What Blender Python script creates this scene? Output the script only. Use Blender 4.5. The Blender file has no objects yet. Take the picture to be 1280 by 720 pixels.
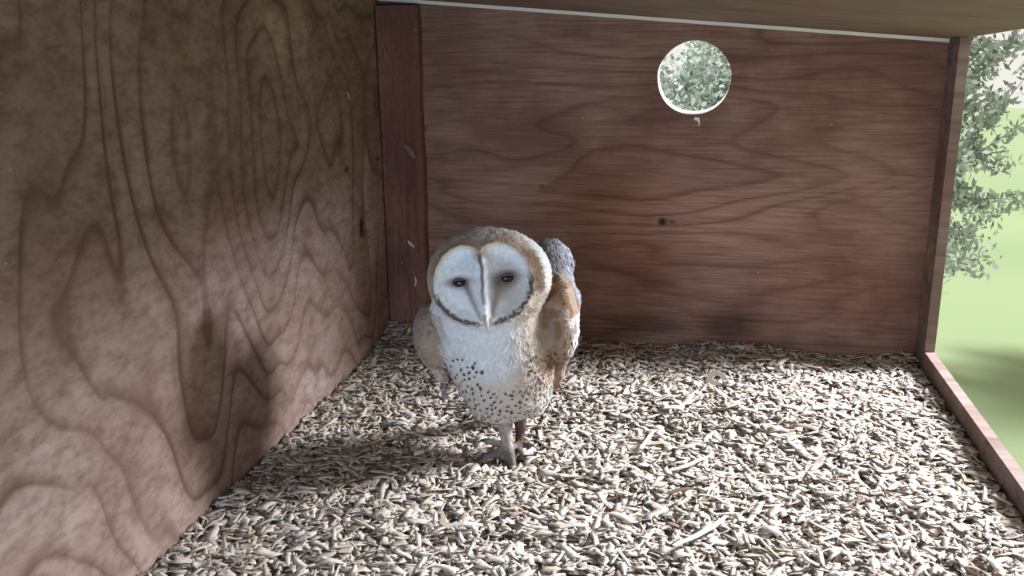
import bpy, math, random
import numpy as np
from mathutils import Vector, Matrix

random.seed(7); RNG = np.random.default_rng(7)
S = bpy.context.scene
COL = S.collection

# ------------------------------------------------------------------ camera
F = 1150.0
CAMLOC = np.array([0.0, -1.86, 0.632])
RC = np.array([[0.98187, -0.0393, 0.18544], [0.1892, 0.26323, -0.946], [-0.01164, 0.96393, 0.2659]])
cd = bpy.data.cameras.new('camera'); cam = bpy.data.objects.new('camera', cd); COL.objects.link(cam)
cd.sensor_width = 36.0; cd.lens = F / 1280 * 36.0; cd.clip_start = 0.02; cd.clip_end = 200
cam.matrix_world = Matrix([[*RC[0], CAMLOC[0]], [*RC[1], CAMLOC[1]], [*RC[2], CAMLOC[2]], [0, 0, 0, 1]])
S.camera = cam

# ------------------------------------------------------------------ light
W = bpy.data.worlds.new('sky'); S.world = W; W.use_nodes = True
wn = W.node_tree.nodes; bg = wn['Background']
bg.inputs[0].default_value = (1.0, 0.96, 0.91, 1); bg.inputs[1].default_value = 0.38

def area(name, loc, target, sx, sy, power, colr, spread=180):
    l = bpy.data.lights.new(name, 'AREA'); l.shape = 'RECTANGLE'; l.size = sx; l.size_y = sy
    l.energy = power; l.color = colr; l.spread = math.radians(spread)
    o = bpy.data.objects.new(name, l); COL.objects.link(o); o.location = loc
    o.rotation_euler = (Vector(target) - Vector(loc)).to_track_quat('-Z', 'Y').to_euler()
    return o
area('open_sky_beside_hatch', (1.75, 0.21, 1.27), (-0.1, -0.5, 0.1), 0.42, 0.80, 120, (0.78, 0.87, 1.0))
area('daylight_from_front', (-0.50, -2.1, 0.33), (-0.28, -0.6, 0.25), 0.35, 0.35, 4.3, (0.47, 0.71, 1.0))
sl = bpy.data.lights.new('hazy_sun', 'SUN'); sl.energy = 3.6; sl.angle = math.radians(12); sl.color = (0.90, 0.96, 1.0)
so = bpy.data.objects.new('hazy_sun', sl); COL.objects.link(so); so.rotation_euler = Vector((0.75, -0.10, -1.0)).to_track_quat('-Z', 'Y').to_euler()
S.view_settings.view_transform = 'Standard'; S.view_settings.look = 'None'
S.view_settings.gamma = 1.0; S.view_settings.use_curve_mapping = False
S.view_settings.exposure = 1.25

# ------------------------------------------------------------------ helpers
def tag(o, label=None, cat=None, group=None, kind=None):
    if label: o['label'] = label
    if cat: o['category'] = cat
    if group: o['group'] = group
    if kind: o['kind'] = kind
    return o

def mesh_obj(name, verts, faces, mat=None, parent=None, smooth=False):
    me = bpy.data.meshes.new(name)
    verts = np.asarray(verts, dtype=np.float32)
    if isinstance(faces, np.ndarray):
        n, k = faces.shape
        me.vertices.add(len(verts)); me.vertices.foreach_set('co', verts.ravel())
        me.loops.add(n * k); me.loops.foreach_set('vertex_index', faces.astype(np.int32).ravel())
        me.polygons.add(n)
        me.polygons.foreach_set('loop_start', np.arange(0, n * k, k, dtype=np.int32))
        me.polygons.foreach_set('loop_total', np.full(n, k, dtype=np.int32))
        me.update(calc_edges=True); me.validate()
    else:
        me.from_pydata([tuple(map(float, v)) for v in verts], [], faces); me.update()
    if mat: me.materials.append(mat)
    if smooth: me.polygons.foreach_set('use_smooth', np.ones(len(me.polygons), dtype=bool))
    o = bpy.data.objects.new(name, me); COL.objects.link(o)
    if parent: o.parent = parent
    return o

def set_color(o, cols):
    me = o.data
    a = me.color_attributes.new('Col', 'FLOAT_COLOR', 'POINT')
    c = np.ones((len(me.vertices), 4), dtype=np.float32); c[:, :3] = cols
    a.data.foreach_set('color', c.ravel())

def pix_ray(u, v):
    d = RC @ np.array([u - 640.0, 360.0 - v, -F]); return d
def on_plane(u, v, p0, n):
    d = pix_ray(u, v); t = np.dot(np.array(p0) - CAMLOC, n) / np.dot(d, n); return CAMLOC + d * t

class N:
    def __init__(s, mat): s.t = mat.node_tree; s.n = s.t.nodes; s.l = s.t.links
    def add(s, typ, **kw):
        nd = s.n.new(typ)
        for k, v in kw.items():
            if k.startswith('i_'):
                key = k[2:]; key = int(key) if key.isdigit() else key
                if isinstance(v, bpy.types.NodeSocket): s.l.new(v, nd.inputs[key])
                else: nd.inputs[key].default_value = v
            else: setattr(nd, k, v)
        return nd
    def math(s, op, a, b=None, clamp=False):
        nd = s.n.new('ShaderNodeMath'); nd.operation = op; nd.use_clamp = clamp
        for i, x in enumerate((a, b)):
            if x is None: continue
            if isinstance(x, bpy.types.NodeSocket): s.l.new(x, nd.inputs[i])
            else: nd.inputs[i].default_value = x
        return nd.outputs[0]
    def mix(s, fac, a, b, typ='MIX'):
        nd = s.n.new('ShaderNodeMix'); nd.data_type = 'RGBA'; nd.blend_type = typ
        for key, x in ((0, fac), (6, a), (7, b)):
            if isinstance(x, bpy.types.NodeSocket): s.l.new(x, nd.inputs[key])
            elif key == 0: nd.inputs[0].default_value = x
            else: nd.inputs[key].default_value = (*x, 1)
        return nd.outputs[2]
    def ramp(s, fac, stops):
        nd = s.n.new('ShaderNodeValToRGB'); s.l.new(fac, nd.inputs[0]); cr = nd.color_ramp
        while len(cr.elements) < len(stops): cr.elements.new(0.5)
        for e, (p, c) in zip(cr.elements, stops):
            e.position = p; e.color = (*c, 1) if isinstance(c, tuple) else (c, c, c, 1)
        return nd.outputs[0]

def mat(name, color=(.5, .5, .5), rough=0.7, spec=0.3):
    m = bpy.data.materials.new(name); m.use_nodes = True
    b = m.node_tree.nodes['Principled BSDF']
    b.inputs['Base Color'].default_value = (*color, 1); b.inputs['Roughness'].default_value = rough
    b.inputs['Specular IOR Level'].default_value = spec
    return m, N(m), b

# ------------------------------------------------------------------ materials
def plywood(name, axes, stretch, base, dark, light, rings=9.0, knots_and_shade=(), seed=0.0, rot=0.0, arch=None, contrast=0.5, lit_patches=()):
    """rotary-cut plywood: the grain lines are the level lines of a stretched noise"""
    m, n, b = mat(name, rough=0.72, spec=0.25)
    tc = n.add('ShaderNodeTexCoord')
    sep = n.add('ShaderNodeSeparateXYZ', i_0=tc.outputs['Object'])
    U = sep.outputs[axes[0]]; V = sep.outputs[axes[1]]
    comb = n.add('ShaderNodeCombineXYZ', i_0=U, i_1=V, i_2=seed)
    vr = n.add('ShaderNodeVectorRotate', rotation_type='Z_AXIS', i_Vector=comb.outputs[0], i_Angle=rot)
    mp = n.add('ShaderNodeMapping', i_Vector=vr.outputs[0], i_Scale=(stretch[0], stretch[1], 1))
    nz = n.add('ShaderNodeTexNoise', i_Vector=mp.outputs[0], i_Scale=1.0, i_Detail=1.2, i_Roughness=0.4, i_Distortion=0.25)
    big = nz.outputs['Fac']
    if arch:      # one large cathedral figure in the veneer
        u0, v0, ra_, rb_, k_ = arch
        du = n.math('DIVIDE', n.math('SUBTRACT', U, u0), ra_); dv = n.math('DIVIDE', n.math('SUBTRACT', V, v0), rb_)
        rr_ = n.math('SQRT', n.math('ADD', n.math('MULTIPLY', du, du), n.math('MULTIPLY', dv, dv)))
        big = n.math('ADD', big, n.math('MULTIPLY', rr_, k_))
    fr = n.math('FRACT', n.math('MULTIPLY', big, rings))
    line = n.ramp(fr, [(0.0, 0.25), (0.30, 0.0), (0.72, 0.25), (0.92, 1.0), (1.0, 0.3)])
    # fine fibres along the grain
    fb = n.add('ShaderNodeMapping', i_Vector=vr.outputs[0], i_Scale=(stretch[0] * 6, stretch[1] * 30, 1))
    fine = n.add('ShaderNodeTexNoise', i_Vector=fb.outputs[0], i_Scale=1.0, i_Detail=6.0, i_Roughness=0.7).outputs['Fac']
    blot = n.add('ShaderNodeTexNoise', i_Vector=comb.outputs[0], i_Scale=4.5, i_Detail=5.0, i_Roughness=0.6).outputs['Fac']
    amp = n.add('ShaderNodeTexNoise', i_Vector=comb.outputs[0], i_Scale=3.0, i_Detail=2.0).outputs['Fac']
    amp = n.ramp(amp, [(0.35, 0.35), (0.62, 1.0)])
    c = n.mix(n.ramp(blot, [(0.40, 0.0), (0.60, 1.0)]), base, light)
    for (ku, kv, ru, rv, s) in lit_patches:      # light painted on as broad uneven paler patches
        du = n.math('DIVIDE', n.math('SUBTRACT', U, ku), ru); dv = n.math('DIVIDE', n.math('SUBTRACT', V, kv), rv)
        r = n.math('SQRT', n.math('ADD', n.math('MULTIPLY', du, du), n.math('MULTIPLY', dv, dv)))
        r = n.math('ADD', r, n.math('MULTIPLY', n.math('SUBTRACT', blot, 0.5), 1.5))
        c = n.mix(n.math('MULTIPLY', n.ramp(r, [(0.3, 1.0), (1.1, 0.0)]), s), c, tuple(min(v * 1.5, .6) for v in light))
    c = n.mix(n.math('MULTIPLY', n.ramp(fine, [(0.35, 0.75), (0.6, 0.0)]), 0.8), c, dark)
    c = n.mix(n.math('MULTIPLY', n.math('MULTIPLY', line, amp), contrast), c, dark)
    # knot marks, a stain, and wide dark patches that paint shade low down
    for (ku, kv, ru, rv, s) in knots_and_shade:
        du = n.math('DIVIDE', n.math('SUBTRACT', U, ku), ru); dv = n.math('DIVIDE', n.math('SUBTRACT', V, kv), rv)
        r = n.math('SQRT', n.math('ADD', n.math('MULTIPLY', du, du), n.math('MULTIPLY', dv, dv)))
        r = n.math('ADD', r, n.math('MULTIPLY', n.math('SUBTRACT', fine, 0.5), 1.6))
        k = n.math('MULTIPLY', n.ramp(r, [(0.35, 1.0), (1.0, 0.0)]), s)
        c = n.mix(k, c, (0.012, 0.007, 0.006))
    # pale specks of dropping and dust
    vo = n.add('ShaderNodeTexVoronoi', i_Vector=comb.outputs[0], i_Scale=42.0, i_Randomness=1.0)
    sp = n.math('LESS_THAN', vo.outputs['Distance'], 0.075)
    rare = n.math('GREATER_THAN', n.add('ShaderNodeSeparateColor', i_0=vo.outputs['Color']).outputs[0], 0.93)
    c = n.mix(n.math('MULTIPLY', n.math('MULTIPLY', sp, rare), 0.45), c, (0.45, 0.40, 0.35))
    n.l.new(c, b.inputs['Base Color'])
    h = n.math('ADD', n.math('MULTIPLY', line, -0.5), fine)
    bp = n.add('ShaderNodeBump', i_Strength=0.35, i_Distance=0.002, i_Height=h)
    n.l.new(bp.outputs[0], b.inputs['Normal'])
    return m

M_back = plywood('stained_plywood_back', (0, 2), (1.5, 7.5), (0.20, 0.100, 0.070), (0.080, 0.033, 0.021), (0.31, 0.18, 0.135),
                 rings=8, seed=3.1, arch=(-0.19, 0.405, 0.26, 0.095, 0.22), contrast=0.62, lit_patches=[(0.02, 0.27, 0.30, 0.12, 0.75), (-0.35, 0.33, 0.16, 0.08, 0.4)], knots_and_shade=[(-0.052, 0.262, 0.012, 0.010, 0.95), (-0.033, 0.262, 0.010, 0.004, 0.7), (-0.545, 0.445, 0.010, 0.007, 0.6),
                                            (-0.30, 0.33, 0.006, 0.005, 0.5), (0.09, 0.05, 0.07, 0.05, 0.6), (-0.08, 0.04, 0.12, 0.035, 0.55), (-0.26, 0.02, 0.10, 0.04, 0.5)])  # wide low patches beside the stain paint shade along the base
M_left = plywood('stained_plywood_left', (1, 2), (6.0, 2.2), (0.255, 0.165, 0.125), (0.095, 0.047, 0.030), (0.34, 0.245, 0.20),
                 rings=7, seed=8.4, rot=0.0, arch=(-0.44, 0.46, 0.25, 0.20, 0.42), contrast=0.95, lit_patches=[(-0.46, 0.64, 0.14, 0.07, 0.7)], knots_and_shade=[(-0.167, 0.267, 0.020, 0.026, 0.97), (-0.226, 0.391, 0.014, 0.009, 0.8), (-0.05, 0.388, 0.018, 0.009, 0.7),
                                                     (-0.244, 0.204, 0.014, 0.007, 0.6)])
M_right = plywood('stained_plywood_right', (1, 2), (6.0, 2.0), (0.20, 0.125, 0.095), (0.08, 0.04, 0.03), (0.27, 0.19, 0.155), rings=9, seed=5.7)
M_roof = plywood('stained_plywood_roof', (0, 1), (1.6, 7.0), (0.20, 0.13, 0.10), (0.09, 0.055, 0.04), (0.26, 0.18, 0.14), rings=8, seed=1.2)
M_post = plywood('reddish_batten_wood', (0, 2), (60.0, 1.5), (0.15, 0.062, 0.042), (0.07, 0.027, 0.018), (0.23, 0.11, 0.078), rings=5, seed=2.2)

m, n, b = mat('bare_plywood_edge', rough=0.6)
nz = n.add('ShaderNodeTexNoise', i_Scale=60.0, i_Detail=4.0).outputs['Fac']
n.l.new(n.mix(nz, (0.80, 0.76, 0.68), (0.62, 0.56, 0.47)), b.inputs['Base Color']); M_edge = m

def vcol_mat(name, rough=0.8, spec=0.15, nscale=120.0, lo=0.8, hi=1.15, bump=0.2, bdist=0.001, sheen=0.0):
    m, n, b = mat(name, rough=rough, spec=spec)
    vc = n.add('ShaderNodeVertexColor'); vc.layer_name = 'Col'
    tc = n.add('ShaderNodeTexCoord')
    nz = n.add('ShaderNodeTexNoise', i_Vector=tc.outputs['Object'], i_Scale=nscale, i_Detail=4.0, i_Roughness=0.6).outputs['Fac']
    c = n.mix(1.0, vc.outputs['Color'], n.ramp(nz, [(0.3, lo), (0.7, min(hi, 1.0))]), 'MULTIPLY')
    n.l.new(c, b.inputs['Base Color'])
    bp = n.add('ShaderNodeBump', i_Strength=bump, i_Distance=bdist, i_Height=nz); n.l.new(bp.outputs[0], b.inputs['Normal'])
    if sheen: b.inputs['Sheen Weight'].default_value = sheen; b.inputs['Sheen Roughness'].default_value = 0.5
    return m
M_chip = vcol_mat('wood_shaving', nscale=260, lo=0.8, bump=0.3, bdist=0.0006)
M_feather = vcol_mat('owl_plumage', nscale=200, lo=0.86, bump=0.5, bdist=0.0015, rough=0.9, spec=0.05, sheen=0.06)

# ------------------------------------------------------------------ the nest box
XL, XR, YF, ZT = -0.633, 0.455, -1.90, 0.66
HX, HZ, HR = 0.0, 0.546, 0.0700
T = 0.018
def top_z(x): return 0.6585 - 0.085 * (x + 0.10)

def grid_wall_with_hole():
    """back board with a round entrance: ring of quads joined to the outer rectangle, front and back skins, bored rim"""
    K = 96
    ang = [2 * math.pi * i / K for i in range(K)]
    x0, x1, z0 = XL - T, XR + T, -0.06
    def outer(a):
        dx, dz = math.cos(a), math.sin(a); ts = []
        if dx > 1e-9: ts.append((x1 - HX) / dx)
        if dx < -1e-9: ts.append((x0 - HX) / dx)
        if dz < -1e-9: ts.append((z0 - HZ) / dz)
        # sloping top edge: HZ + t*dz = top_z(HX + t*dx)
        den = dz + 0.085 * dx
        if den > 1e-9: ts.append((top_z(HX) - HZ) / den)
        t = min(ts); return HX + t * dx, HZ + t * dz
    # add the rectangle corners as extra angles
    cs = [(x0, z0), (x1, z0), (x1, top_z(x1)), (x0, top_z(x0))]
    ang = sorted(ang + [math.atan2(c[1] - HZ, c[0] - HX) % (2 * math.pi) for c in cs])
    V = []; Fc = []
    K = len(ang)
    for y in (0.0, T):
        for a in ang: V.append((HX + y * 0.12 + (HR + (0.0006 * math.sin(a * 7))) * math.cos(a), y, HZ + y * 0.27 + (HR + 0.0006 * math.sin(a * 5)) * math.sin(a)))
        for a in ang: ox, oz = outer(a); V.append((ox, y, oz))
    mats = []
    for i in range(K):
        j = (i + 1) % K
        Fc.append((i, K + i, K + j, j)); mats.append(0)
        Fc.append((2 * K + i, 2 * K + j, 3 * K + j, 3 * K + i)); mats.append(0)
        Fc.append((i, j, 2 * K + j, 2 * K + i)); mats.append(1)
        Fc.append((K + i, 3 * K + i, 3 * K + j, K + j)); mats.append(1)
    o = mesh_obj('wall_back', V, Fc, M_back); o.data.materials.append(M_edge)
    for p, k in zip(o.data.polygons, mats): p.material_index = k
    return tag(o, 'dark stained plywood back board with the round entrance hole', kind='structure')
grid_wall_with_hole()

def box(name, lo, hi, m, parent=None, bev=0.0, shear=None):
    V = [(x, y, z) for x in (lo[0], hi[0]) for y in (lo[1], hi[1]) for z in (lo[2], hi[2])]
    if shear: V = [shear(v) for v in V]
    Fc = [(0, 1, 3, 2), (4, 6, 7, 5), (0, 4, 5, 1), (2, 3, 7, 6), (0, 2, 6, 4), (1, 5, 7, 3)]
    o = mesh_obj(name, V, Fc, m, parent)
    if bev:
        bm = o.modifiers.new('bevel', 'BEVEL'); bm.width = bev; bm.segments = 3
    return o
def roofz(x, y): return top_z(x) + 0.0034 + 0.05 * (-y)
box('wall_left', (XL - T, YF, -0.06), (XL, 0.0, 0), M_left, shear=lambda v: (v[0], v[1], v[2] if v[2] < -.01 else roofz(v[0], v[1])))
tag(bpy.data.objects['wall_left'], 'grey brown plywood side board with arched grain', kind='structure')
# the right side is an open hatch: a jamb board at the back, a low sill, a front board
box('wall_right', (XR, -0.072, -0.06), (XR + T, 0.0, 0), M_right, shear=lambda v: (v[0], v[1], v[2] if v[2] < -.01 else roofz(v[0], v[1])))
tag(bpy.data.objects['wall_right'], 'plywood side board right of the entrance hole', kind='structure')
o = box('wall_right_front', (XR, YF, -0.06), (XR + T, -1.30, 0), M_right, shear=lambda v: (v[0], v[1], v[2] if v[2] < -.01 else roofz(v[0], v[1]))); tag(o, kind='structure')
o = box('trim_3', (XR, -1.30, -0.06), (XR + T, -0.072, 0.035), M_right); tag(o, 'low sill board along the open side hatch', kind='structure')
box('floor', (XL - T, YF, -0.078), (XR + T, T, -0.06), M_roof)
tag(bpy.data.objects['floor'], kind='structure')
o = box('ceiling', (XL - T, YF, 0), (XR + T, T, 1), M_roof, shear=lambda v: (v[0], v[1], roofz(v[0], v[1]) + v[2] * T + 0.001))
tag(o, kind='structure')
# pale bare strip along the top of the back board
o = box('trim_1', (XL + 0.001, -0.006, 0), (XR - 0.001, -0.0005, 1), M_edge, shear=lambda v: (v[0], v[1], top_z(v[0]) - 0.003 + v[2] * 0.0065)); tag(o, 'pale bare wood strip along the roof edge', kind='structure')
# corner batten between the left and the back board
def batten(name, xa, xb, ya, m):
    NZ = 40; V = []; prof = []
    for i in range(NZ + 1):
        z = -0.05 + (0.74 - 0.05 + 0.05) * i / NZ
        dx = 0.0012 * math.sin(z * 23) + 0.0006 * math.sin(z * 71)
        zz = min(z, 0.70)
        for (x, y) in ((xa, -0.0005), (xa, ya + .004), (xa + .002 , ya), (xb - 0.010, ya), (xb - 0.002 + dx, ya + 0.006), (xb + dx, ya + .012), (xb + dx, -0.0005)):
            V.append((x, y, zz))
    P = 7; Fc = []
    for i in range(NZ):
        for k in range(P):
            a = i * P + k; b2 = i * P + (k + 1) % P; Fc.append((a, b2, b2 + P, a + P))
    Fc.append(tuple(range(P))[::-1]); Fc.append(tuple(NZ * P + k for k in range(P)))
    return mesh_obj(name, V, Fc, m)
o = batten('trim_2', XL + 0.0015, -0.545, -0.030, M_post); tag(o, 'reddish brown upright batten in the left back corner', kind='structure')

# ------------------------------------------------------------------ bedding
def vnoise(x, y, s, seed):
    """value noise on a lattice, vectorised"""
    r = np.random.default_rng(seed).random((256, 256)); X = x / s + 1000; Y = y / s + 1000
    ix = np.floor(X).astype(int); iy = np.floor(Y).astype(int); fx = X - ix; fy = Y - iy
    fx = fx * fx * (3 - 2 * fx); fy = fy * fy * (3 - 2 * fy)
    g = lambda a, b2: r[a % 256, b2 % 256]
    return (g(ix, iy) * (1 - fx) + g(ix + 1, iy) * fx) * (1 - fy) + (g(ix, iy + 1) * (1 - fx) + g(ix + 1, iy + 1) * fx) * fy
def bed_h(x, y):
    h = 0.016 * (vnoise(x, y, 0.16, 1) - 0.5) + 0.008 * (vnoise(x, y, 0.055, 2) - 0.5)
    h = h + 0.022 * np.exp(-((x + 0.62) / 0.16) ** 2 - ((y + 0.02) / 0.12) ** 2)
    h = h + 0.012 * np.exp(-((x - 0.12) / 0.12) ** 2 - ((y + 0.02) / 0.10) ** 2)
    h = h - 0.006 * np.exp(-((x + 0.05) / 0.06) ** 2 - ((y + 0.02) / 0.05) ** 2)
    h = h - 0.012 * np.exp(-((x + 0.275) / 0.06) ** 2 - ((y + 0.585) / 0.05) ** 2)
    return h
def build_bedding():
    root = None
    nx, ny = 140, 230
    gx = np.linspace(XL + .001, XR - .001, nx); gy = np.linspace(YF + .005, -0.001, ny)
    X, Y = np.meshgrid(gx, gy, indexing='ij'); Z = bed_h(X, Y) - 0.010
    V = [np.stack([X.ravel(), Y.ravel(), Z.ravel()], 1)]
    i, j = np.meshgrid(np.arange(nx - 1), np.arange(ny - 1), indexing='ij'); a = (i * ny + j).ravel()
    Fq = [np.stack([a, a + ny, a + ny + 1, a + 1], 1)]
    Cc = [np.tile(np.array([[0.42, 0.34, 0.26]]), (nx * ny, 1))]
    n_done = nx * ny
    # chips: each a curled closed strip
    def chips(N, xr, yr, lay):
        x = RNG.uniform(*xr, N); y = RNG.uniform(*yr, N)
        L = RNG.gamma(4.0, 0.0060, N).clip(0.009, 0.058); w = RNG.gamma(4.5, 0.00112, N).clip(0.0015, 0.010) * (0.6 + L / 0.03).clip(0.7, 1.4)
        th = RNG.uniform(0.0003, 0.0007, N)
        yaw = RNG.uniform(0, 2 * np.pi, N); pit = RNG.normal(0, 0.11, N); rol = RNG.normal(0, 0.16, N)
        curl = RNG.normal(0, 0.28, N); curl = np.where(RNG.random(N) < 0.08, curl * 3.2, curl); twist = RNG.normal(0, 0.45, N)
        z = bed_h(x, y) + lay + RNG.random(N) * 0.010
        # keep clear of the walls
        ext = L * 0.5 * np.abs(np.cos(yaw)) + .002; x = np.clip(x, XL + ext, XR - ext)
        ext = L * 0.5 * np.abs(np.sin(yaw)) + .002; y = np.minimum(y, -ext)
        near = (y > -0.034) & (x < -0.543); y = np.where(near, -0.036 - ext, y)
        K = 5; s = np.linspace(-0.5, 0.5, K)
        # arc: angle a(s)=curl*s*2 ; positions by integrating
        ang = curl[:, None] * s[None] * 2
        px = np.cumsum(np.cos(ang), 1) * (L / K)[:, None]; pz = np.cumsum(np.sin(ang), 1) * (L / K)[:, None]
        px -= px.mean(1, keepdims=True); pz -= pz.mean(1, keepdims=True)
        tp_ = np.where(RNG.random(N) < 0.3, 0.6, 0.06); taper = 1 - tp_[:, None] * np.clip(s * 2, 0, 1)[None] ** 1.5; skew = RNG.normal(0, 0.9, N)
        hw = w[:, None] * 0.5 * taper; rr = twist[:, None] * s[None] + rol[:, None]
        pts = []
        for sy, sz in ((-1, -1), (1, -1), (1, 1), (-1, 1)):
            ly = sy * hw * np.cos(rr); lz = pz + sy * hw * np.sin(rr) + sz * th[:, None] * 0.5
            pts.append(np.stack([px + sy * hw * np.tanh(skew)[:, None], ly, lz], 2))
        P = np.stack(pts, 2)  # N,K,4,3
        cp, sp_ = np.cos(pit)[:, None, None], np.sin(pit)[:, None, None]
        X_ = P[..., 0] * cp - P[..., 2] * sp_; Z_ = P[..., 0] * sp_ + P[..., 2] * cp
        cy, sy_ = np.cos(yaw)[:, None, None], np.sin(yaw)[:, None, None]
        XX = X_ * cy - P[..., 1] * sy_; YY = X_ * sy_ + P[..., 1] * cy
        XX = np.clip(XX + x[:, None, None], XL + .0012, XR - .0012); YY = np.minimum(YY + y[:, None, None], -.0012)
        Vv = np.stack([XX, YY, Z_ + z[:, None, None]], 3).reshape(-1, 3)
        base = (np.arange(N) * K * 4)[:, None]
        f = []
        for k in range(K - 1):
            for q in range(4):
                q2 = (q + 1) % 4; f.append([k * 4 + q, k * 4 + q2, (k + 1) * 4 + q2, (k + 1) * 4 + q])
        f.append([0, 3, 2, 1]); f.append([(K - 1) * 4 + t for t in (0, 1, 2, 3)])
        Ff = (base[:, :, None] + np.array(f)[None]).reshape(-1, 4)
        # colour: fresh pale greyish wood, some tan, few brown
        t = RNG.random(N)
        c = np.array([0.56, 0.465, 0.38])[None] * RNG.uniform(0.72, 1.12, N)[:, None]
        c = np.where((t < 0.22)[:, None], np.array([0.47, 0.37, 0.27])[None] * RNG.uniform(0.8, 1.2, N)[:, None], c)
        c = np.where((t < 0.035)[:, None], np.array([0.27, 0.19, 0.14])[None] * RNG.uniform(0.8, 1.2, N)[:, None], c)
        return Vv, Ff, np.repeat(c, K * 4, 0)
    for (N_, xr, yr, lay) in ((12000, (XL, XR), (-1.15, 0), -0.010), (13000, (XL, XR), (-1.15, 0), -0.006), (9000, (XL, XR), (-1.15, 0), -0.003), (8000, (XL, XR), (YF + .03, -1.15), -0.006)):
        v, f, c = chips(N_, xr, yr, lay)
        V.append(v); Fq.append(f + n_done); Cc.append(c); n_done += len(v)
    o = mesh_obj('wood_shavings', np.concatenate(V), np.concatenate(Fq), M_chip)
    set_color(o, np.concatenate(Cc))
    return tag(o, 'deep bed of pale curled wood shavings covering the box floor', 'bedding', kind='stuff')
build_bedding()

# ------------------------------------------------------------------ the owl
FOOT = np.array([-0.254, -0.582, 0.0])
bh = RC @ np.array([0, 0, -1.0]); bh[2] = 0; bh /= np.linalg.norm(bh)       # away from the lens
rh = np.array([bh[1], -bh[0], 0.0])
OW = np.stack([rh, bh, np.array([0, 0, 1.0])], 1)      # local (cm/100) -> world
def L(u, v, d):
    """local cm coordinates of the point d cm behind the standing foot that reads at (u, v)"""
    p = on_plane(u, v, FOOT + bh * d * 0.01, bh); return (OW.T @ (p - FOOT)) * 100
def toW(P): return (np.asarray(P) * 0.01) @ OW.T + FOOT

def sd_ell(P, c, r, R=None):
    q = P - c
    if R is not None: q = q @ R
    k0 = np.sqrt(((q / r) ** 2).sum(-1)); k1 = np.sqrt(((q / (np.array(r) ** 2)) ** 2).sum(-1)) + 1e-6
    return k0 * (k0 - 1) / k1
def sd_cone(P, a, b, ra, rb, flat=None):
    a = np.array(a, float); b = np.array(b, float); ab = b - a
    q = P - a; t = np.clip((q @ ab) / (ab @ ab), 0, 1)
    w = q - t[..., None] * ab
    if flat is not None:     # squeeze along a direction -> blade
        nrm = np.array(flat[0], float); nrm /= np.linalg.norm(nrm); w = w + (w @ nrm)[..., None] * nrm * (flat[1] - 1)
    return np.sqrt((w ** 2).sum(-1)) - (ra + (rb - ra) * t)
def smin(a, b, k):
    h = np.clip(0.5 + 0.5 * (b - a) / k, 0, 1); return b + (a - b) * h - k * h * (1 - h)
def rotv(axis, deg): return np.array(Matrix.Rotation(math.radians(deg), 3, axis))

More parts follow.
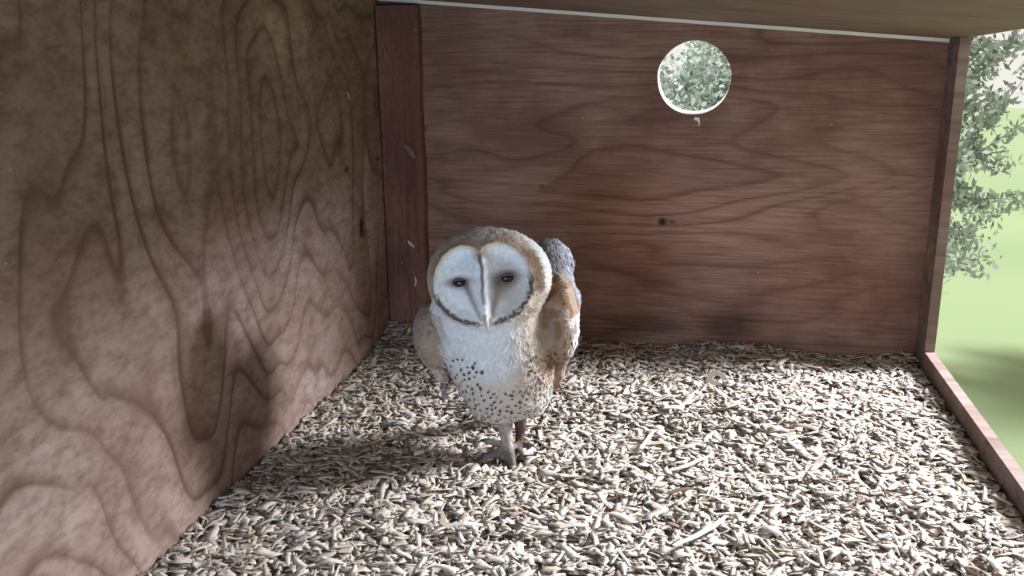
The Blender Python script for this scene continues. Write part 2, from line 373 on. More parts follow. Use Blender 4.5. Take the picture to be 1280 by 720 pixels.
def owl_sdf(P):
    ch = sd_ell(P, L(622, 425, -0.5), (8.6, 7.8, 8.2))
    d = ch
    d = smin(d, sd_ell(P, L(631, 472, 0.5), (7.0, 6.4, 6.2)), 3.0)
    d = smin(d, sd_ell(P, L(622, 506, 0.5), (4.0, 3.4, 2.6)), 1.5)
    d = smin(d, sd_ell(P, L(664, 488, 0.8), (2.8, 3.4, 4.2)), 1.5)
    d = smin(d, sd_ell(P, L(656, 372, 5.0), (7.0, 7.5, 7.0)), 3.0)
    d = smin(d, sd_cone(P, L(650, 345, 5.5), L(688, 327, 4.5), 5.2, 3.2), 1.5)
    d = smin(d, sd_cone(P, L(690, 322, 4.5), L(713, 329, 3.5), 2.6, 0.5), 0.9)
    # wings
    d = smin(d, sd_ell(P, L(700, 398, 0.2), (2.8, 6.0, 6.6)), 0.9)
    d = smin(d, sd_cone(P, L(698, 410, 1.8), L(694, 478, 4.0), 2.7, 0.9), 1.0)
    d = smin(d, sd_cone(P, L(690, 345, 4.0), L(703, 375, 3.5), 3.0, 2.2), 1.2)
    d = smin(d, sd_cone(P, L(712, 372, 3.0), L(716, 425, 3.5), 1.6, 0.6), 0.6)
    d = smin(d, sd_ell(P, L(543, 420, 1.0), (2.9, 5.0, 4.8), rotv('Y', -8)), 1.2)
    d = smin(d, sd_cone(P, L(540, 430, 1.0), L(553, 470, 1.5), 2.2, 0.7), 0.8)
    d = smin(d, sd_cone(P, L(552, 455, 1.5), L(556, 493, 1.8), 0.8, 0.25), 0.3)
    # tail reaching back to the litter
    d = smin(d, sd_cone(P, L(660, 450, 7.0), (2.5, 15.0, 3.0), 3.5, 1.6, ((0, .5, .85), 2.0)), 2.0)
    # neck and head
    d = smin(d, sd_ell(P, L(605, 385, -3.0), (7.6, 6.0, 6.0)), 3.0)
    d = smin(d, sd_ell(P, L(612, 347, -5.5), (8.75, 6.2, 7.1)), 1.6)
    # legs and toes
    leg = sd_cone(P, L(628, 505, 0.5), L(633, 545, 0.0), 1.9, 0.85)
    leg = smin(leg, sd_cone(P, L(633, 545, 0.0), L(636, 568, -0.2), 0.85, 0.75), 0.5)
    leg = smin(leg, sd_cone(P, L(636, 566, -0.2), L(641, 581, -0.6), 0.85, 0.55), 0.4)
    leg = smin(leg, sd_cone(P, L(632, 562, -0.1), L(606, 571, -0.8), 0.75, 0.50), 0.4)
    leg = smin(leg, sd_cone(P, L(630, 556, 0.6), L(608, 551, 1.8), 0.7, 0.42), 0.4)
    leg = smin(leg, sd_cone(P, L(636, 562, 0.3), L(645, 556, 2.2), 0.6, 0.4), 0.4)
    leg2 = sd_cone(P, L(648, 505, 2.5), L(651, 535, 3.4), 1.7, 0.8)
    leg2 = smin(leg2, sd_cone(P, L(651, 535, 3.4), L(648, 558, 3.0), 0.75, 0.6), 0.5)
    leg2 = smin(leg2, sd_cone(P, L(648, 556, 3.0), L(662, 556, 2.2), 0.6, 0.4), 0.4)
    leg2 = smin(leg2, sd_cone(P, L(648, 556, 3.0), L(652, 566, 0.9), 0.6, 0.4), 0.4)
    d = smin(d, leg, 0.8); d = smin(d, leg2, 0.8)
    return d

def surface_nets(lo, hi, h, f):
    ax = [np.arange(lo[i], hi[i], h) for i in range(3)]
    shp = tuple(len(a) for a in ax); D = np.empty(shp, np.float32)
    for i in range(0, shp[0], 8):
        X, Y, Z = np.meshgrid(ax[0][i:i + 8], ax[1], ax[2], indexing='ij')
        D[i:i + 8] = f(np.stack([X, Y, Z], -1))
    s = D < 0
    c = [(a, b, g) for a in (0, 1) for b in (0, 1) for g in (0, 1)]
    sl = lambda o: tuple(slice(o[k], shp[k] - 1 + o[k]) for k in range(3))
    cnt = sum(s[sl(o)].astype(np.int8) for o in c); act = (cnt > 0) & (cnt < 8)
    idx = -np.ones(act.shape, np.int64); I = np.argwhere(act); idx[act] = np.arange(len(I))
    acc = np.zeros((len(I), 3)); num = np.zeros(len(I))
    for a in c:
        for k in range(3):
            if a[k] == 1: continue
            b2 = list(a); b2[k] = 1
            va = D[tuple((I + a).T)]; vb = D[tuple((I + b2).T)]; cr = (va < 0) != (vb < 0)
            t = np.where(cr, va / np.where(cr, va - vb, 1), 0)
            p = np.array(a, float)[None] + np.eye(3)[k][None] * t[:, None]
            acc += np.where(cr[:, None], p, 0); num += cr
    V = (I + acc / num[:, None]) * h + np.array(lo)
    Fq = []
    for k in range(3):
        a1, a2 = (k + 1) % 3, (k + 2) % 3
        o0 = [0, 0, 0]; o1 = [0, 0, 0]; o1[k] = 1
        A = s[tuple(slice(1, n - 1) if q != k else slice(0, n - 1) for q, n in enumerate(shp))]
        B = s[tuple(slice(1, n - 1) if q != k else slice(1, n) for q, n in enumerate(shp))]
        E = np.argwhere(A != B); flip = A[tuple(E.T)]
        base = E.copy()
        for q in range(3):
            if q != k: base[:, q] += 1
        def at(d1, d2):
            p = base.copy(); p[:, a1] -= d1; p[:, a2] -= d2; return idx[tuple(p.T)]
        q4 = np.stack([at(1, 1), at(0, 1), at(0, 0), at(1, 0)], 1)
        q4[~flip] = q4[~flip][:, ::-1]; Fq.append(q4)
    return V, np.concatenate(Fq)

# head frame: faces the lens, rolled a little
HC = L(603, 357, -11.0)
camv = OW.T @ (CAMLOC - toW(HC)); camv /= np.linalg.norm(camv)
yaw_h = -4.0
nz_ = rotv('Z', yaw_h) @ camv
up0 = OW.T @ (RC @ np.array([0, 1.0, 0])); up0 -= nz_ * (up0 @ nz_); up0 /= np.linalg.norm(up0)
rt0 = np.cross(up0, nz_)
ra = math.radians(5.5)
HU = up0 * math.cos(ra) - rt0 * math.sin(ra); HRt = rt0 * math.cos(ra) + up0 * math.sin(ra)
HUv = HU
def headxy(P):
    q = P - HC; return q @ HRt, q @ HU, q @ nz_
heart_half = [(0, 4.6), (0.5, 5.0), (1.3, 5.45), (2.5, 5.65), (3.8, 5.3), (5.1, 4.4), (6.1, 3.0), (6.65, 1.3), (6.75, -0.3), (6.4, -1.8), (5.6, -3.1), (4.5, -4.1), (3.2, -4.75), (1.8, -5.25), (0.8, -5.75), (0, -5.95)]
heart = heart_half + [(-x, y) for x, y in heart_half[-2:0:-1]]
def heart_sd(X, Y):
    H = np.array(heart); n = len(H); d = np.full(X.shape, 1e9); ins = np.zeros(X.shape, bool)
    for i in range(n):
        a = H[i]; b2 = H[(i + 1) % n]; e = b2 - a; wx = X - a[0]; wy = Y - a[1]
        t = np.clip((wx * e[0] + wy * e[1]) / (e @ e), 0, 1)
        d = np.minimum(d, (wx - e[0] * t) ** 2 + (wy - e[1] * t) ** 2)
        cnd = ((a[1] > Y) != (b2[1] > Y)) & (X < (b2[0] - a[0]) * (Y - a[1]) / (b2[1] - a[1] + 1e-12) + a[0]); ins ^= cnd
    d = np.sqrt(d); return np.where(ins, -d, d)
EYE = [(-3.15, 0.75), (3.25, 0.75)]
def sst(a, b2, x): t = np.clip((x - a) / (b2 - a), 0, 1); return t * t * (3 - 2 * t)

def normals_of(V, Fq):
    a, b2, c, d = (V[Fq[:, i]] for i in range(4)); fn = np.cross(c - a, d - b2)
    nn = np.zeros_like(V)
    for i in range(4): np.add.at(nn, Fq[:, i], fn)
    return nn / (np.linalg.norm(nn, axis=1, keepdims=True) + 1e-9)

def n3(P, s, seed):
    """cheap 3-D value noise"""
    r = np.random.default_rng(seed).random((32, 32, 32)); Q = P / s + 500; i = np.floor(Q).astype(int); f = Q - i; f = f * f * (3 - 2 * f)
    g = lambda a, b2, c: r[(i[:, 0] + a) % 32, (i[:, 1] + b2) % 32, (i[:, 2] + c) % 32]
    out = 0
    for a in (0, 1):
        for b2 in (0, 1):
            for c in (0, 1):
                out = out + g(a, b2, c) * np.where(a, f[:, 0], 1 - f[:, 0]) * np.where(b2, f[:, 1], 1 - f[:, 1]) * np.where(c, f[:, 2], 1 - f[:, 2])
    return out

def paint(P, Nn, spots=None):
    """plumage colour of points on the owl (local cm)"""
    x, z, d = P[:, 0], P[:, 2], P[:, 1]
    hx, hy, hz = headxy(P)
    nA = n3(P, 1.3, 1); nB = n3(P, 0.45, 2); nC = n3(P, 3.0, 3)
    white = np.array([0.66, 0.67, 0.68]); buff = np.array([0.47, 0.38, 0.30]); gold = np.array([0.29, 0.185, 0.115]); grey = np.array([0.29, 0.29, 0.32]); brown = np.array([0.17, 0.10, 0.06])
    def mix(c, k, f): f = np.clip(f, 0, 1)[:, None]; return c * (1 - f) + np.array(k)[None] * f
    c = np.tile(white, (len(P), 1))
    # belly a little buff, right breast buff and gold, deepened with painted shade
    c = mix(c, (0.57, 0.49, 0.43), sst(19, 13, z) * 0.95)
    px = (L(640, 420, -6)[0])
    c = mix(c, buff, sst(-1.5, 2.5, x - px + (nA - .5) * 2) * sst(9, 15, z) * 0.95)
    c = mix(c, gold, sst(3.0, 4.8, x - px + (nA - .5) * 2.5) * sst(12, 15, z + nB) * (0.6 + 0.4 * sst(.35, .6, nA)))
    c = mix(c, brown, sst(3.8, 5.4, x - px) * sst(13.5, 16, z) * sst(.52, .62, nA) * .6)
    # wings: gold with grey and pale tips
    wl = sst(-9.0, -10.3, x + (nA - .5) * 1.6) * (z < 25); c = mix(c, gold, wl * (0.75 + 0.25 * nB)); c = mix(c, grey, wl * sst(13.5, 10.5, z) * 0.7); c = mix(c, (0.62, 0.60, 0.58), wl * (nC > .62) * .55); c = mix(c, brown, wl * (nB > .74) * .8)
    wr = sst(5.4, 6.4, x + (nA - .5)) * (z < 24); c = mix(c, gold, wr * (0.45 + 0.55 * sst(.4, .6, nA))); c = mix(c, (0.32, 0.30, 0.29), wr * sst(0.5, .75, nC) * 0.9)
    c = mix(c, (0.58, 0.57, 0.56), sst(8.3, 9.0, x + (nB - .5) * .8) * (z < 24) * 0.85)
    c = mix(c, brown, wr * sst(.42, .30, nA) * .75)
    # mantle and back: grey with fine pale specks
    bk = sst(-0.5, 1.5, d + (nA - .5) * 1.5) * (z > 15.5) * (hz < -3.5)
    c = mix(c, grey, bk * 0.9); c = mix(c, gold, bk * sst(22, 18, z) * 0.5 * (nA > .45))
    c = mix(c, (0.62, 0.62, 0.66), bk * (nB > 0.80) * 0.8)
    # head
    head = (z > 17.0) & (hz > -9.5) & (np.hypot(hx, hy * 1.1) < 10.5) & (hy > -7)
    head = head & ((hz > -4.5) | (hy > 1.5))
    sd = heart_sd(hx, hy)
    crown = head & (sd > 0)
    cr = np.tile(np.array([0.42, 0.345, 0.27]), (len(P), 1))
    cr = mix(cr, gold, sst(1.6, .3, sd) * (hy > 2) * 0.75)
    cr = mix(cr, (0.46, 0.44, 0.44), sst(1.3, 2.6, sd) * (hy > 1) * (.4 + .5 * nA))
    cr = mix(cr, (0.15, 0.09, 0.055), sst(3.8, 4.8, hx) * sst(1.9, 1.3, sd + (nB - .5) * .5) * sst(.1, .4, sd) * 0.9 * sst(-2.2, -1.0, hy) * sst(4.8, 3.6, hy))
    cr = mix(cr, (0.60, 0.58, 0.54), sst(1.5, 2.2, sd + (nB - .5) * .5) * (hx > 3.5) * 0.9)
    # under the jaw line and towards the throat the feathers turn white
    up = sst(-3.6, -1.0, hy) ; k = (crown * up)[:, None]
    c = c * (1 - k) + cr * k
    face = head & (sd <= 0.02) & (hz > -4)
    fc = np.tile(np.array([0.72, 0.73, 0.74]), (len(P), 1))
    # rust brown wash from the inner eye corner towards the beak, broadened by painted shade on the right
    for (ex, ey) in EYE:
        sgn = np.sign(ex)
        t = np.clip((hy - ey) / (-4.6 - ey), 0, 1); cx = ex * (1 - t) * 0.92 + sgn * 0.70 * t - sgn * 0.35 * (1 - t)
        wdt = (0.42 if sgn < 0 else 0.80) * (1 - t) + 0.24; g = np.exp(-((hx - cx) / wdt) ** 2) * (hy < ey + .4) * (hy > -4.8)
        fc = mix(fc, (0.16, 0.09, 0.07), g * (0.85 - 0.30 * t))
        r = np.hypot((hx - ex - 0.25 * sgn) / (1.75 if sgn < 0 else 1.9), (hy - ey - 0.05) / (0.80 if sgn < 0 else 1.25))
        fc = mix(fc, (0.07, 0.045, 0.04), np.exp(-(r ** 2.6)) * 0.97)
        if sgn > 0:
            r = np.hypot((hx - ex + .5) / 1.5, (hy - ey + .9) / 2.1); fc = mix(fc, (0.10, 0.065, 0.05), np.exp(-r ** 2) * 0.9)  # shade painted into the hollow of the right eye
    # dark central crest line
    wob = 0.05 * np.sin(hy * 3.1 + 1) + 0.10 * (nB - .5) + 0.12 * np.sin(hy * .8)
    g = np.exp(-((hx - wob) / (0.20 + .03 * hy.clip(0, 5))) ** 2) * (hy > -2.6) * (hy < 4.9); fc = mix(fc, (0.10, 0.06, 0.045), g * (0.95 - 0.3 * sst(0, -2.6, hy)))
    g = np.exp(-((hx) / 0.7) ** 2) * sst(3.4, 4.8, hy); fc = mix(fc, (0.30, 0.19, 0.12), g * .8)
    # dark lower rim
    rim = np.exp(-((sd + 0.38 + 0.45 * (nB - .5)) / 0.50) ** 2) * sst(0.9, -0.8, hy - 0.10 * hx); rim *= 0.6
    rimu = np.exp(-((sd + 0.1) / 0.25) ** 2) * sst(-0.5, 1.5, hy); fc = mix(fc, (0.50, 0.36, 0.22), rimu * 0.55)
    fc = mix(fc, (0.48, 0.40, 0.34), sst(0.8, 3.0, hx) * sst(1.5, -1.5, hy) * .55)  # painted shade dulls the lower right of the disc
    c = np.where(face[:, None], fc, c)
    lowr = np.exp(-((sd + 0.12 + 0.5 * (nB - .5)) / 0.42) ** 4) * sst(1.0, -0.6, hy - 0.12 * hx) * head * (hz > -5) * sst(-5.9, -5.2, hy)
    lowr = lowr * np.where(n3(P, 0.30, 8) > .34, 1.0, 0.35) * (0.75 + 0.25 * (np.abs(hx) > 1.0))
    c = mix(c, (0.085, 0.05, 0.035), lowr * 0.95)
    # legs
    lg = z < L(630, 523, 0)[2]
    lc = np.tile(np.array([0.34, 0.285, 0.24]), (len(P), 1)) * (0.8 + 0.4 * nB)[:, None]
    lc = mix(lc, (0.15, 0.12, 0.105), sst(2.6, 1.2, z)); lc = mix(lc, (0.10, 0.06, 0.045), sst(1.3, 2.0, d) * 1.0)  # toes darker; rear leg darkened further by painted shade
    c = np.where(lg[:, None], lc, c)
    c = c * (0.90 + 0.2 * nB)[:, None]
    if spots is not None:
        f = np.zeros(len(P))
        m_ = (z < 21) & (d < 4)
        Q = P[m_]; g = np.zeros(len(Q))
        for s, r in spots:
            q = Q - s; w = np.sqrt((q[:, 0]) ** 2 + (q[:, 1]) ** 2 * .5 + (q[:, 2] + .0) ** 2 * .75 + .5 * q[:, 0] * q[:, 2]); g = np.maximum(g, sst(r, r * .45, w))
        f[m_] = g; c = mix(c, (0.09, 0.06, 0.045), f * 0.92)
    return np.clip(c, 0.01, 0.9)

def displace(V):
    hx, hy, hz = headxy(V); sd = heart_sd(hx, hy)
    inf = (sd < 1.6) & (hz > -4.5) & (V[:, 2] > 14)
    disp = np.zeros(len(V))
    # flatten to a shallow bowl: target plane depth for the face
    target = -0.25 - 0.055 * (hx ** 2 + hy ** 2) * 0.55
    fl = sst(0.8, -0.6, sd); disp += (target - hz) * fl * 0.85
    bowl = sst(0.0, -2.0, sd); disp -= 1.15 * bowl
    rim = np.exp(-((sd - 0.05) / 0.38) ** 2); disp += 0.50 * rim
    nose_w = 0.95 + 0.07 * (hy + 5); ridge = np.exp(-(hx / nose_w) ** 2) * sst(-5.6, -4.2, hy) * sst(5.0, 3.0, hy)
    disp += ridge * (1.7 + 0.6 * sst(-1, -4, hy))
    groove = np.exp(-(hx / 0.16) ** 2) * (hy > -2.4) * (hy < 5.2); disp -= 0.22 * groove
    for (ex, ey) in EYE:
        r = np.hypot(hx - ex, (hy - ey) * 1.25); disp -= 0.75 * np.exp(-(r / 1.3) ** 2)
        disp += 0.35 * np.exp(-((hx - ex) / 1.5) ** 2 - ((hy - ey - 1.35) / 0.55) ** 2)
    V2 = V + nz_[None] * (disp * inf)[:, None]
    return V2

def build_owl():
    root = bpy.data.objects.new('barn_owl', None); COL.objects.link(root); root.location = FOOT; root.empty_display_size = 0.05
    tag(root, 'white and golden barn owl with heart shaped face standing upright on the wood shavings', 'owl')
    inv = lambda P: (np.asarray(P) * 0.01) @ OW.T          # root-relative
    V, Fq = surface_nets((-14.5, -15.5, -1.5), (13.5, 17.5, 40.0), 0.16, owl_sdf)
    V = displace(V)
    Nn = normals_of(V, Fq)
    # soft feather relief
    hx, hy, hz = headxy(V); sd = heart_sd(hx, hy)
    body = ((sd > .6) | (hz < -5)) & (V[:, 2] > 6)
    V = V + Nn * ((n3(V, 0.9, 21) - .5) * 0.20 * body + (n3(V, 0.35, 22) - .5) * 0.10)[:, None]
    front = np.where((Nn @ camv > 0.1) & (V[:, 2] > L(630, 515, 0)[2]) & (V[:, 2] < 19) & (V[:, 1] < 1.5) & (V[:, 0] > -9.5))[0]
    sp = []; rng = np.random.default_rng(4); tries = 0
    while len(sp) < 195 and tries < 6000:
        tries += 1; p = V[rng.choice(front)]
        if rng.random() > 0.25 + 0.75 * max(sst(17, 12, p[2]), sst(1, 4, p[0]) * .9): continue
        if p[2] > 14 and abs(p[0] + 1) < 3 : continue
        if all(np.linalg.norm(p - q[0]) > 0.72 for q in sp): sp.append((p, rng.uniform(0.17, 0.30)))
    o = mesh_obj('body', inv(V), Fq, M_feather, root, smooth=True)
    Nn = normals_of(V, Fq); set_color(o, paint(V, Nn))
    # ---- loose feather tips over the body
    nv = len(V); cand = np.where((V[:, 2] > L(630, 522, 0)[2] + .3) & ~((sd < .25) & (hz > -5)))[0]
    pick = RNG.choice(cand, min(16000, len(cand)), replace=False)
    P = V[pick]; Np = Nn[pick]; colr = paint(P, Np)
    down = np.array([0.0, 0.25, -1.0]); isH = (P[:, 2] > 22) & (P[:, 1] < 0)
    dn = np.tile(down, (len(P), 1)); dn[isH] = (P[isH] - (HC + nz_ * 1.0)); dn[isH] /= np.linalg.norm(dn[isH], axis=1, keepdims=True)
    dn = dn + RNG.normal(0, 0.22, dn.shape); dn -= Np * (dn * Np).sum(1, keepdims=True); dn /= np.linalg.norm(dn, axis=1, keepdims=True) + 1e-9
    sd_ = np.cross(Np, dn); Lf = RNG.uniform(0.45, 0.8, len(P))[:, None]; wf = RNG.uniform(0.13, 0.22, len(P))[:, None]
    ns_ = len(sp)
    wing = (np.abs(P[:, 0] + 0.5) > 8.5) & (P[:, 2] < 22); Lf[wing] *= 1.5; wf[wing] *= 1.4
    Lf[isH] *= 0.6; wf[isH] *= 0.6; upk = np.where(isH, 0.35, 0.75)[:, None]
    rows = []
    for t, ww, up in ((-0.15, 0.7, -0.05), (0.35, 1.0, 0.10), (0.75, 0.8, 0.15), (1.0, 0.18, 0.20)):
        cpt = P + dn * Lf * t + Np * up * upk * (0.3 + 0.5 * RNG.random((len(P), 1)))
        rows.append(cpt - sd_ * wf * ww); rows.append(cpt + Np * 0.04); rows.append(cpt + sd_ * wf * ww)
    VV = np.stack(rows, 1).reshape(-1, 3); b0 = (np.arange(len(P)) * 12)[:, None, None]
    f = []
    for r in range(3):
        for q in range(2): f.append([r * 3 + q, r * 3 + q + 1, r * 3 + q + 4, r * 3 + q + 3])
    FF = (b0 + np.array(f)[None]).reshape(-1, 4)
    fo = mesh_obj('feathers', inv(VV), FF, M_feather, root, smooth=True); cc = np.repeat(colr, 12, 0) * np.tile(np.repeat([0.93, 1.0, 1.04, 1.06], 3), len(P))[:, None]
    set_color(fo, np.clip(cc, 0, .9)); tag(fo, kind='stuff')
    # dark arrow shaped speckles at the feather tips of breast and belly
    vs = []; fs = []; rg = np.random.default_rng(12)
    for (p, r_) in sp:
        i0 = np.argmin(((V - p) ** 2).sum(1)); nn = Nn[i0]; a = rg.normal(0.35 * np.sign(p[0] + 1), .5)
        dwn = np.array([math.sin(a), 0, -math.cos(a)]); dwn -= nn * (dwn @ nn); dwn /= np.linalg.norm(dwn); sdv = np.cross(nn, dwn); b0_ = len(vs)
        ln = r_ * rg.uniform(1.5, 3.0); wd = r_ * rg.uniform(.55, .9)
        for t, ww in ((-1, .25), (-.3, .8), (.3, 1.0), (.8, .6), (1.0, .15)):
            cpt = p + dwn * ln * .55 * t + nn * 0.30; vs += [cpt - sdv * wd * ww, cpt + nn * .05, cpt + sdv * wd * ww]
        for q in range(4):
            for e_ in range(2): fs.append((b0_ + q * 3 + e_, b0_ + q * 3 + e_ + 1, b0_ + q * 3 + e_ + 4, b0_ + q * 3 + e_ + 3))
    so_ = mesh_obj('speckles', inv(vs), np.array(fs), M_feather, root, smooth=True); set_color(so_, np.tile([[0.085, 0.062, 0.05]], (len(vs), 1))); tag(so_, kind='stuff')
    # ---- eyes with lids
    me_, ne, be = mat('owl_eye', (0.008, 0.006, 0.008), 0.08, 0.6)
    ml, nl, bl = mat('owl_eyelid', (0.13, 0.09, 0.075), 0.7, 0.2)
    zt = lambda ex, ey: -0.25 - 0.03 * (ex ** 2 + ey ** 2) - 1.15 - 0.75
    def sphere(c, r, sx=1, sy=1, sz=1, nu=28, nvv=18, cut=None):
        vs = []; fs = []
        for i in range(nvv + 1):
            th = math.pi * i / nvv
            for j in range(nu):
                ph = 2 * math.pi * j / nu
                loc = np.array([math.sin(th) * math.cos(ph) * sx, math.cos(th) * sy, math.sin(th) * math.sin(ph) * sz]) * r
                vs.append(c + HRt * loc[0] + HU * loc[1] + nz_ * loc[2])
        for i in range(nvv):
            for j in range(nu): fs.append((i * nu + j, i * nu + (j + 1) % nu, (i + 1) * nu + (j + 1) % nu, (i + 1) * nu + j))
        return vs, fs
    for (ex, ey) in EYE:
        c = HC + HRt * ex + HU * (ey - .05) + nz_ * (zt(ex, ey) - 0.28)
        vs, fs = sphere(c, 1.02, 1.08, 0.72, 1.0); e = mesh_obj('eye', inv(vs), np.array(fs), me_, root, smooth=True)
        # upper lid: a brow-like shell over the top of the eye
        vs = []; nu, nv2 = 20, 6
        for i in range(nv2 + 1):
            th = math.radians(18 + 52 * i / nv2)
            for j in range(nu + 1):
                ph = math.radians(8 + 164 * j / nu); s_ = math.sin(th)
                lp = np.array([math.cos(ph) * s_ * 1.25, math.cos(th) * 0.80, math.sin(ph) * s_ * 1.0]) * 1.09
                vs.append(c + HRt * lp[0] + HU * lp[1] + nz_ * lp[2])
        fs = [(i * (nu + 1) + j, i * (nu + 1) + j + 1, (i + 1) * (nu + 1) + j + 1, (i + 1) * (nu + 1) + j) for i in range(nv2) for j in range(nu)]
        ld = mesh_obj('eyelid', inv(vs), np.array(fs), ml, root, smooth=True); sm = ld.modifiers.new('thick', 'SOLIDIFY'); sm.thickness = 0.0006
    # ---- beak
    mb, nb, bb = mat('owl_beak', (0.46, 0.40, 0.38), 0.45, 0.35)
    pts = [(0.0, -3.6, 0.7, .30), (0.02, -4.1, 1.30, .36), (0.05, -4.6, 1.75, .38), (0.08, -5.2, 1.65, .30), (0.10, -5.75, 1.25, .17), (0.10, -6.05, 0.90, .06)]
    vs = []; fs = []; K = 14
    for (bx, by, bz, br) in pts:
        for k in range(K):
            a = 2 * math.pi * k / K; vs.append(HC + HRt * (bx + math.cos(a) * br) + HU * by + nz_ * (bz - 1.2 + math.sin(a) * br * 1.2))
    for i in range(len(pts) - 1):
        for k in range(K): fs.append((i * K + k, i * K + (k + 1) % K, (i + 1) * K + (k + 1) % K, (i + 1) * K + k))
    mesh_obj('beak', inv(vs), np.array(fs), mb, root, smooth=True)
    # ---- talons
    mt, nt, bt = mat('talon', (0.035, 0.028, 0.028), 0.35, 0.5)
    for (a, b2, c) in (((606, 571, -.8), (597, 573, -1.2), (590, 580, -1.6)), ((608, 551, 1.8), (602, 549, 2.0), (597, 554, 1.9)), ((641, 581, -.6), (644, 586, -1.0), (645, 592, -1.3)), ((645, 556, 2.2), (650, 555, 2.8), (653, 559, 2.9)), ((662, 556, 2.2), (667, 556, 2.0), (671, 561, 1.8)), ((652, 566, .9), (653, 570, .6), (654, 575, .4))):
        A, B, Cc = L(*a), L(*b2), L(*c); vs = []; fs = []; K = 8; M_ = 8
        for i in range(M_ + 1):
            t = i / M_; p = A * (1 - t) ** 2 + 2 * B * t * (1 - t) + Cc * t * t; r = 0.30 * (1 - t) ** 0.7 + 0.02
            tan = (B - A) * (1 - t) + (Cc - B) * t; tan = tan / np.linalg.norm(tan); s1 = np.cross(tan, (0, 0.3, 1)); s1 /= np.linalg.norm(s1); s2 = np.cross(tan, s1)
            for k in range(K):
                an = 2 * math.pi * k / K; vs.append(p + s1 * math.cos(an) * r + s2 * math.sin(an) * r)
        for i in range(M_):
            for k in range(K): fs.append((i * K + k, i * K + (k + 1) % K, (i + 1) * K + (k + 1) % K, (i + 1) * K + k))
        mesh_obj('talon', inv(vs), np.array(fs), mt, root, smooth=True)
    return root
build_owl()

# ------------------------------------------------------------------ small things on the boards
def strip(name, pts, w, th, mtl, nrm):
    """thin curved sliver of wood through points, w wide, th thick"""
    pts = [np.array(p, float) for p in pts]; nrm = np.array(nrm, float); vs = []; K = len(pts)
    for i, p in enumerate(pts):
        tan = pts[min(i + 1, K - 1)] - pts[max(i - 1, 0)]; tan /= np.linalg.norm(tan); s = np.cross(tan, nrm); s /= np.linalg.norm(s); u = np.cross(s, tan)
        ww = (w[i] if isinstance(w, (list, tuple)) else w) * .5
        for a, b2 in ((-1, -1), (1, -1), (1, 1), (-1, 1)): vs.append(p + s * a * ww + u * b2 * th * .5)
    fs = [(i * 4 + k, i * 4 + (k + 1) % 4, (i + 1) * 4 + (k + 1) % 4, (i + 1) * 4 + k) for i in range(K - 1) for k in range(4)] + [(0, 3, 2, 1), tuple((K - 1) * 4 + k for k in range(4))]
    return mesh_obj(name, vs, fs, mtl)
def chipmat(name, c1, c2):
    m, n, b = mat(name, rough=0.8, spec=0.15); nz = n.add('ShaderNodeTexNoise', i_Scale=150.0, i_Detail=3.0).outputs['Fac']
    n.l.new(n.mix(nz, c1, c2), b.inputs['Base Color']); return m
M_c1 = chipmat('pale_shaving', (0.58, 0.52, 0.44), (0.46, 0.40, 0.33)); M_c2 = chipmat('tan_shaving', (0.46, 0.36, 0.26), (0.34, 0.25, 0.17)); M_c3 = chipmat('dark_splinter', (0.14, 0.075, 0.05), (0.24, 0.15, 0.11))
M_c4 = chipmat('brown_bark', (0.15, 0.09, 0.06), (0.09, 0.05, 0.035))
def wall_pt(u, v, off=0.0): return on_plane(u, v, (0, -off, 0), np.array([0, 1.0, 0]))
BY = 0.031
o = strip('wood_splinter', [wall_pt(504, 182, BY), wall_pt(509, 184, BY + .004), wall_pt(514, 190, BY + .007), wall_pt(519, 198, BY + .004)], [.005, .011, .012, .004], .003, M_c3, (0, -1, 0))
tag(o, 'torn splinter of wood lifting from the middle of the corner batten', 'splinter')
o = strip('wood_shaving', [wall_pt(510, 301, BY + .001), wall_pt(513, 305, BY + .002), wall_pt(518, 309, BY + .001)], [.003, .006, .002], .0008, M_c1, (0, -1, 0)); tag(o, 'pale shaving flake stuck to the corner batten, higher of the two', 'shaving', 'shavings stuck to the corner batten')
o = strip('wood_shaving', [wall_pt(519, 346, BY + .001), wall_pt(520, 352, BY + .002), wall_pt(519, 358, BY + .001)], [.002, .004, .002], .0008, M_c1, (0, -1, 0)); tag(o, 'pale shaving flake stuck to the corner batten, lower one beside the owl head', 'shaving', 'shavings stuck to the corner batten')
# cobweb wisp below the entrance
mw, nw, bw = mat('cobweb', (0.75, 0.75, 0.78), 0.8)
o = strip('cobweb_wisp', [wall_pt(868, 148, .003), wall_pt(873, 149, .003), wall_pt(874, 153, .003), wall_pt(873.5, 158, .003)], [.006, .007, .003, .0006], .0006, mw, (0, -1, 0)); tag(o, 'tiny white cobweb wisp hanging under the entrance hole', 'cobweb')
def lpt(u, v): return on_plane(u, v, (XL + .001, 0, 0), np.array([1.0, 0, 0]))
o = strip('feather_wisp', [lpt(434, 115), lpt(436, 119), lpt(436, 124)], [.001, .0025, .001], .0006, mw, (1, 0, 0)); tag(o, 'short white down wisp stuck high on the left board', 'feather')
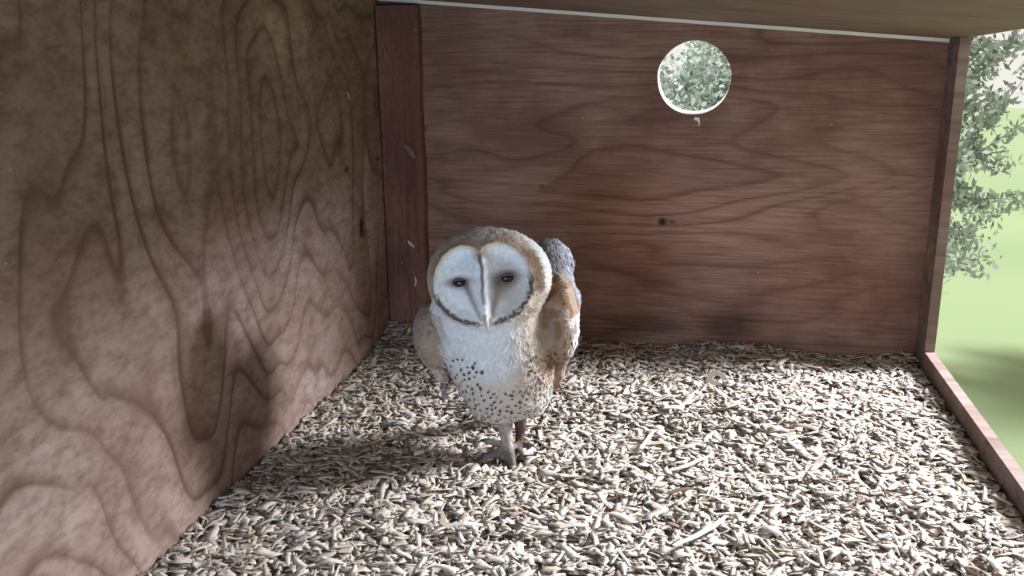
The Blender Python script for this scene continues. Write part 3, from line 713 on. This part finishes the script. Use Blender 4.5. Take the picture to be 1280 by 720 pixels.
# a few large shavings lying on the litter
def floor_pt(u, v, up=0.010):
    p = on_plane(u, v, (0, 0, up), np.array([0, 0, 1.0])); p[2] = float(bed_h(np.array([p[0]]), np.array([p[1]]))[0]) + up; return p
big = [(((842, 684), (868, 668), (893, 654), (908, 642)), .007, M_c1, 'longest pale shaving, slanting across the litter at the lower right'),
       (((836, 588), (856, 583), (873, 574), (888, 566)), .006, M_c1, 'long pale frayed shaving lying on the litter right of the owl'),
       (((700, 661), (718, 658), (736, 660)), .008, M_c1, 'broad straight pale shaving in the middle of the foreground litter'),
       (((818, 532), (808, 545), (801, 556)), .006, M_c1, 'short thick pale shaving on the litter below the brown band'),
       (((833, 619), (850, 613), (866, 612)), .007, M_c4, 'dark brown bark strip on the litter at the right'),
       (((812, 548), (828, 546), (838, 549)), .010, M_c2, 'brown papery shaving patch beside the short thick pale one'),
       (((553, 640), (555, 655), (562, 662)), .006, M_c2, 'upright tan shaving in the foreground left of centre'),
       (((560, 658), (580, 656), (604, 658)), .008, M_c1, 'pale flat shaving lying right of the upright tan one'),
       (((437, 541), (441, 550), (447, 560)), .007, M_c1, 'pale chip standing out of the shaded litter below the left corner')]
for pp, w, mt_, lab in big:
    pts = [floor_pt(u, v, 0.0135 + 0.002 * math.sin(i * 1.7)) for i, (u, v) in enumerate(pp)]
    # resample smoothly
    q = []
    for i in range(len(pts) - 1):
        for t in (0, .5): q.append(pts[i] * (1 - t) + pts[i + 1] * t)
    q.append(pts[-1]); kk = len(q)
    o = strip('wood_shaving', q, [w * (0.55 + 0.6 * math.sin(math.pi * (i + .5) / kk)) for i in range(kk)], .001, mt_, (0, 0, 1)); tag(o, lab, 'shaving', 'large shavings on top of the litter')
# curled shaving at the right by the brown band
pts = [floor_pt(895, 482, .014) + np.array([.014 * math.cos(a) * (1 - a * .04), .004 * a * .4, .012 + .012 * math.sin(a) * (1 - a * .04)]) for a in np.linspace(0, 5.2, 16)]
o = strip('wood_shaving', pts, .009, .0008, M_c1, (0, -1, .1)); tag(o, 'pale shaving curled into a ring at the right edge of the brown band', 'shaving', 'large shavings on top of the litter')

# ------------------------------------------------------------------ outside
mg, ng, bg_ = mat('meadow', rough=0.9)
nz = ng.add('ShaderNodeTexNoise', i_Scale=1.5, i_Detail=5.0).outputs['Fac']; ng.l.new(ng.mix(nz, (0.16, 0.22, 0.10), (0.26, 0.30, 0.16)), bg_.inputs['Base Color'])
xs = np.linspace(-12, 48, 41); ys = np.linspace(-12.0, 48, 41); X, Y = np.meshgrid(xs, ys, indexing='ij'); Z = -3.2 + 0.3 * (vnoise(X, Y, 3.0, 31) - .5)
i, j = np.meshgrid(np.arange(40), np.arange(40), indexing='ij'); a = (i * 41 + j).ravel()
o = mesh_obj('ground_outside', np.stack([X.ravel(), Y.ravel(), Z.ravel()], 1), np.stack([a, a + 41, a + 42, a + 1], 1), mg, smooth=True); tag(o, kind='structure')
mlf, nlf, blf = mat('pale_leaf', rough=0.6)
oi = nlf.add('ShaderNodeVertexColor'); oi.layer_name = 'Col'; nlf.l.new(oi.outputs[0], blf.inputs['Base Color'])
mbk, nbk, bbk = mat('pale_bark', rough=0.85)
nz = nbk.add('ShaderNodeTexNoise', i_Scale=12.0, i_Detail=6.0).outputs['Fac']; nbk.l.new(nbk.mix(nz, (0.42, 0.40, 0.37), (0.24, 0.22, 0.20)), bbk.inputs['Base Color'])
def tree(cx, cy, zb, ztop, rad, nleaf, lsize, seed, label):
    rg = np.random.default_rng(seed)
    root = bpy.data.objects.new('tree', None); COL.objects.link(root); root.location = (cx, cy, zb); tag(root, label, 'tree', None)
    vs = []; fs = []; tips = []
    def limb(p, q, r0, r1, seg=7, K=8):
        base = len(vs); mid = (p + q) / 2 + rg.normal(0, .06, 3) * np.linalg.norm(q - p)
        for s in range(seg + 1):
            t = s / seg; c = p * (1 - t) ** 2 + 2 * mid * t * (1 - t) + q * t * t; tan = q - p; tan = tan / np.linalg.norm(tan)
            s1 = np.cross(tan, (0.3, 1, .2)); s1 /= np.linalg.norm(s1); s2 = np.cross(tan, s1); r = r0 + (r1 - r0) * t
            for k in range(K): a = 2 * math.pi * k / K; vs.append(c + (s1 * math.cos(a) + s2 * math.sin(a)) * r)
        for s in range(seg):
            for k in range(K): fs.append((base + s * K + k, base + s * K + (k + 1) % K, base + (s + 1) * K + (k + 1) % K, base + (s + 1) * K + k))
    H = ztop - zb; tr = np.array([0, 0, 0.]); top = np.array([rg.normal(0, .1), rg.normal(0, .1), H * .92]); limb(tr, top, .11, .02, 14)
    for b_ in range(46):
        t = rg.uniform(.25, .95); p = top * t; a = rg.uniform(0, 2 * math.pi); ln = rad * (1.15 - t * .6) * rg.uniform(.6, 1)
        q = p + np.array([math.cos(a) * ln, math.sin(a) * ln, ln * rg.uniform(.1, .7)]); limb(p, q, .028, .006)
        for _ in range(5):
            u = rg.uniform(.35, 1); p2 = p + (q - p) * u; q2 = p2 + rg.normal(0, .22, 3) * rad * .8 + np.array([0, 0, .1]); limb(p2, q2, .009, .003, 4, 5); tips.append((p2, q2))
    mesh_obj('trunk', vs, np.array(fs), mbk, root, smooth=True)
    A = np.array([t[0] for t in tips]); B = np.array([t[1] for t in tips]); k = rg.integers(0, len(A), nleaf); u = rg.random((nleaf, 1)) * 1.15
    C = A[k] + (B[k] - A[k]) * u + rg.normal(0, .055, (nleaf, 3))
    d1 = rg.normal(0, 1, (nleaf, 3)); d1 /= np.linalg.norm(d1, axis=1, keepdims=True); d2 = np.cross(d1, rg.normal(0, 1, (nleaf, 3))); d2 /= np.linalg.norm(d2, axis=1, keepdims=True); nn = np.cross(d1, d2)
    s = lsize * rg.uniform(.6, 1.3, (nleaf, 1))
    P = np.stack([C - d1 * s, C + d2 * s * .45 + nn * s * .1, C + d1 * s, C - d2 * s * .45 + nn * s * .1], 1).reshape(-1, 3)
    F4 = np.arange(nleaf * 4).reshape(-1, 4); lo = mesh_obj('foliage', P, F4, mlf, root)
    c = np.array([0.50, 0.56, 0.50]) * rg.uniform(.5, 1.35, (nleaf, 1)); set_color(lo, np.repeat(c, 4, 0)); return root
tree(0.25, 4.6, -3.2, 2.6, 1.5, 60000, 0.026, 3, 'pale leafy tree seen through the round entrance hole')
tree(-2.6, 8.2, -3.2, 3.4, 1.9, 30000, 0.05, 5, 'second leafy tree farther off behind the first one')
tree(1.9, 8.8, -3.2, 3.4, 1.9, 30000, 0.05, 8, 'third leafy tree farther off, to the right behind the first one')
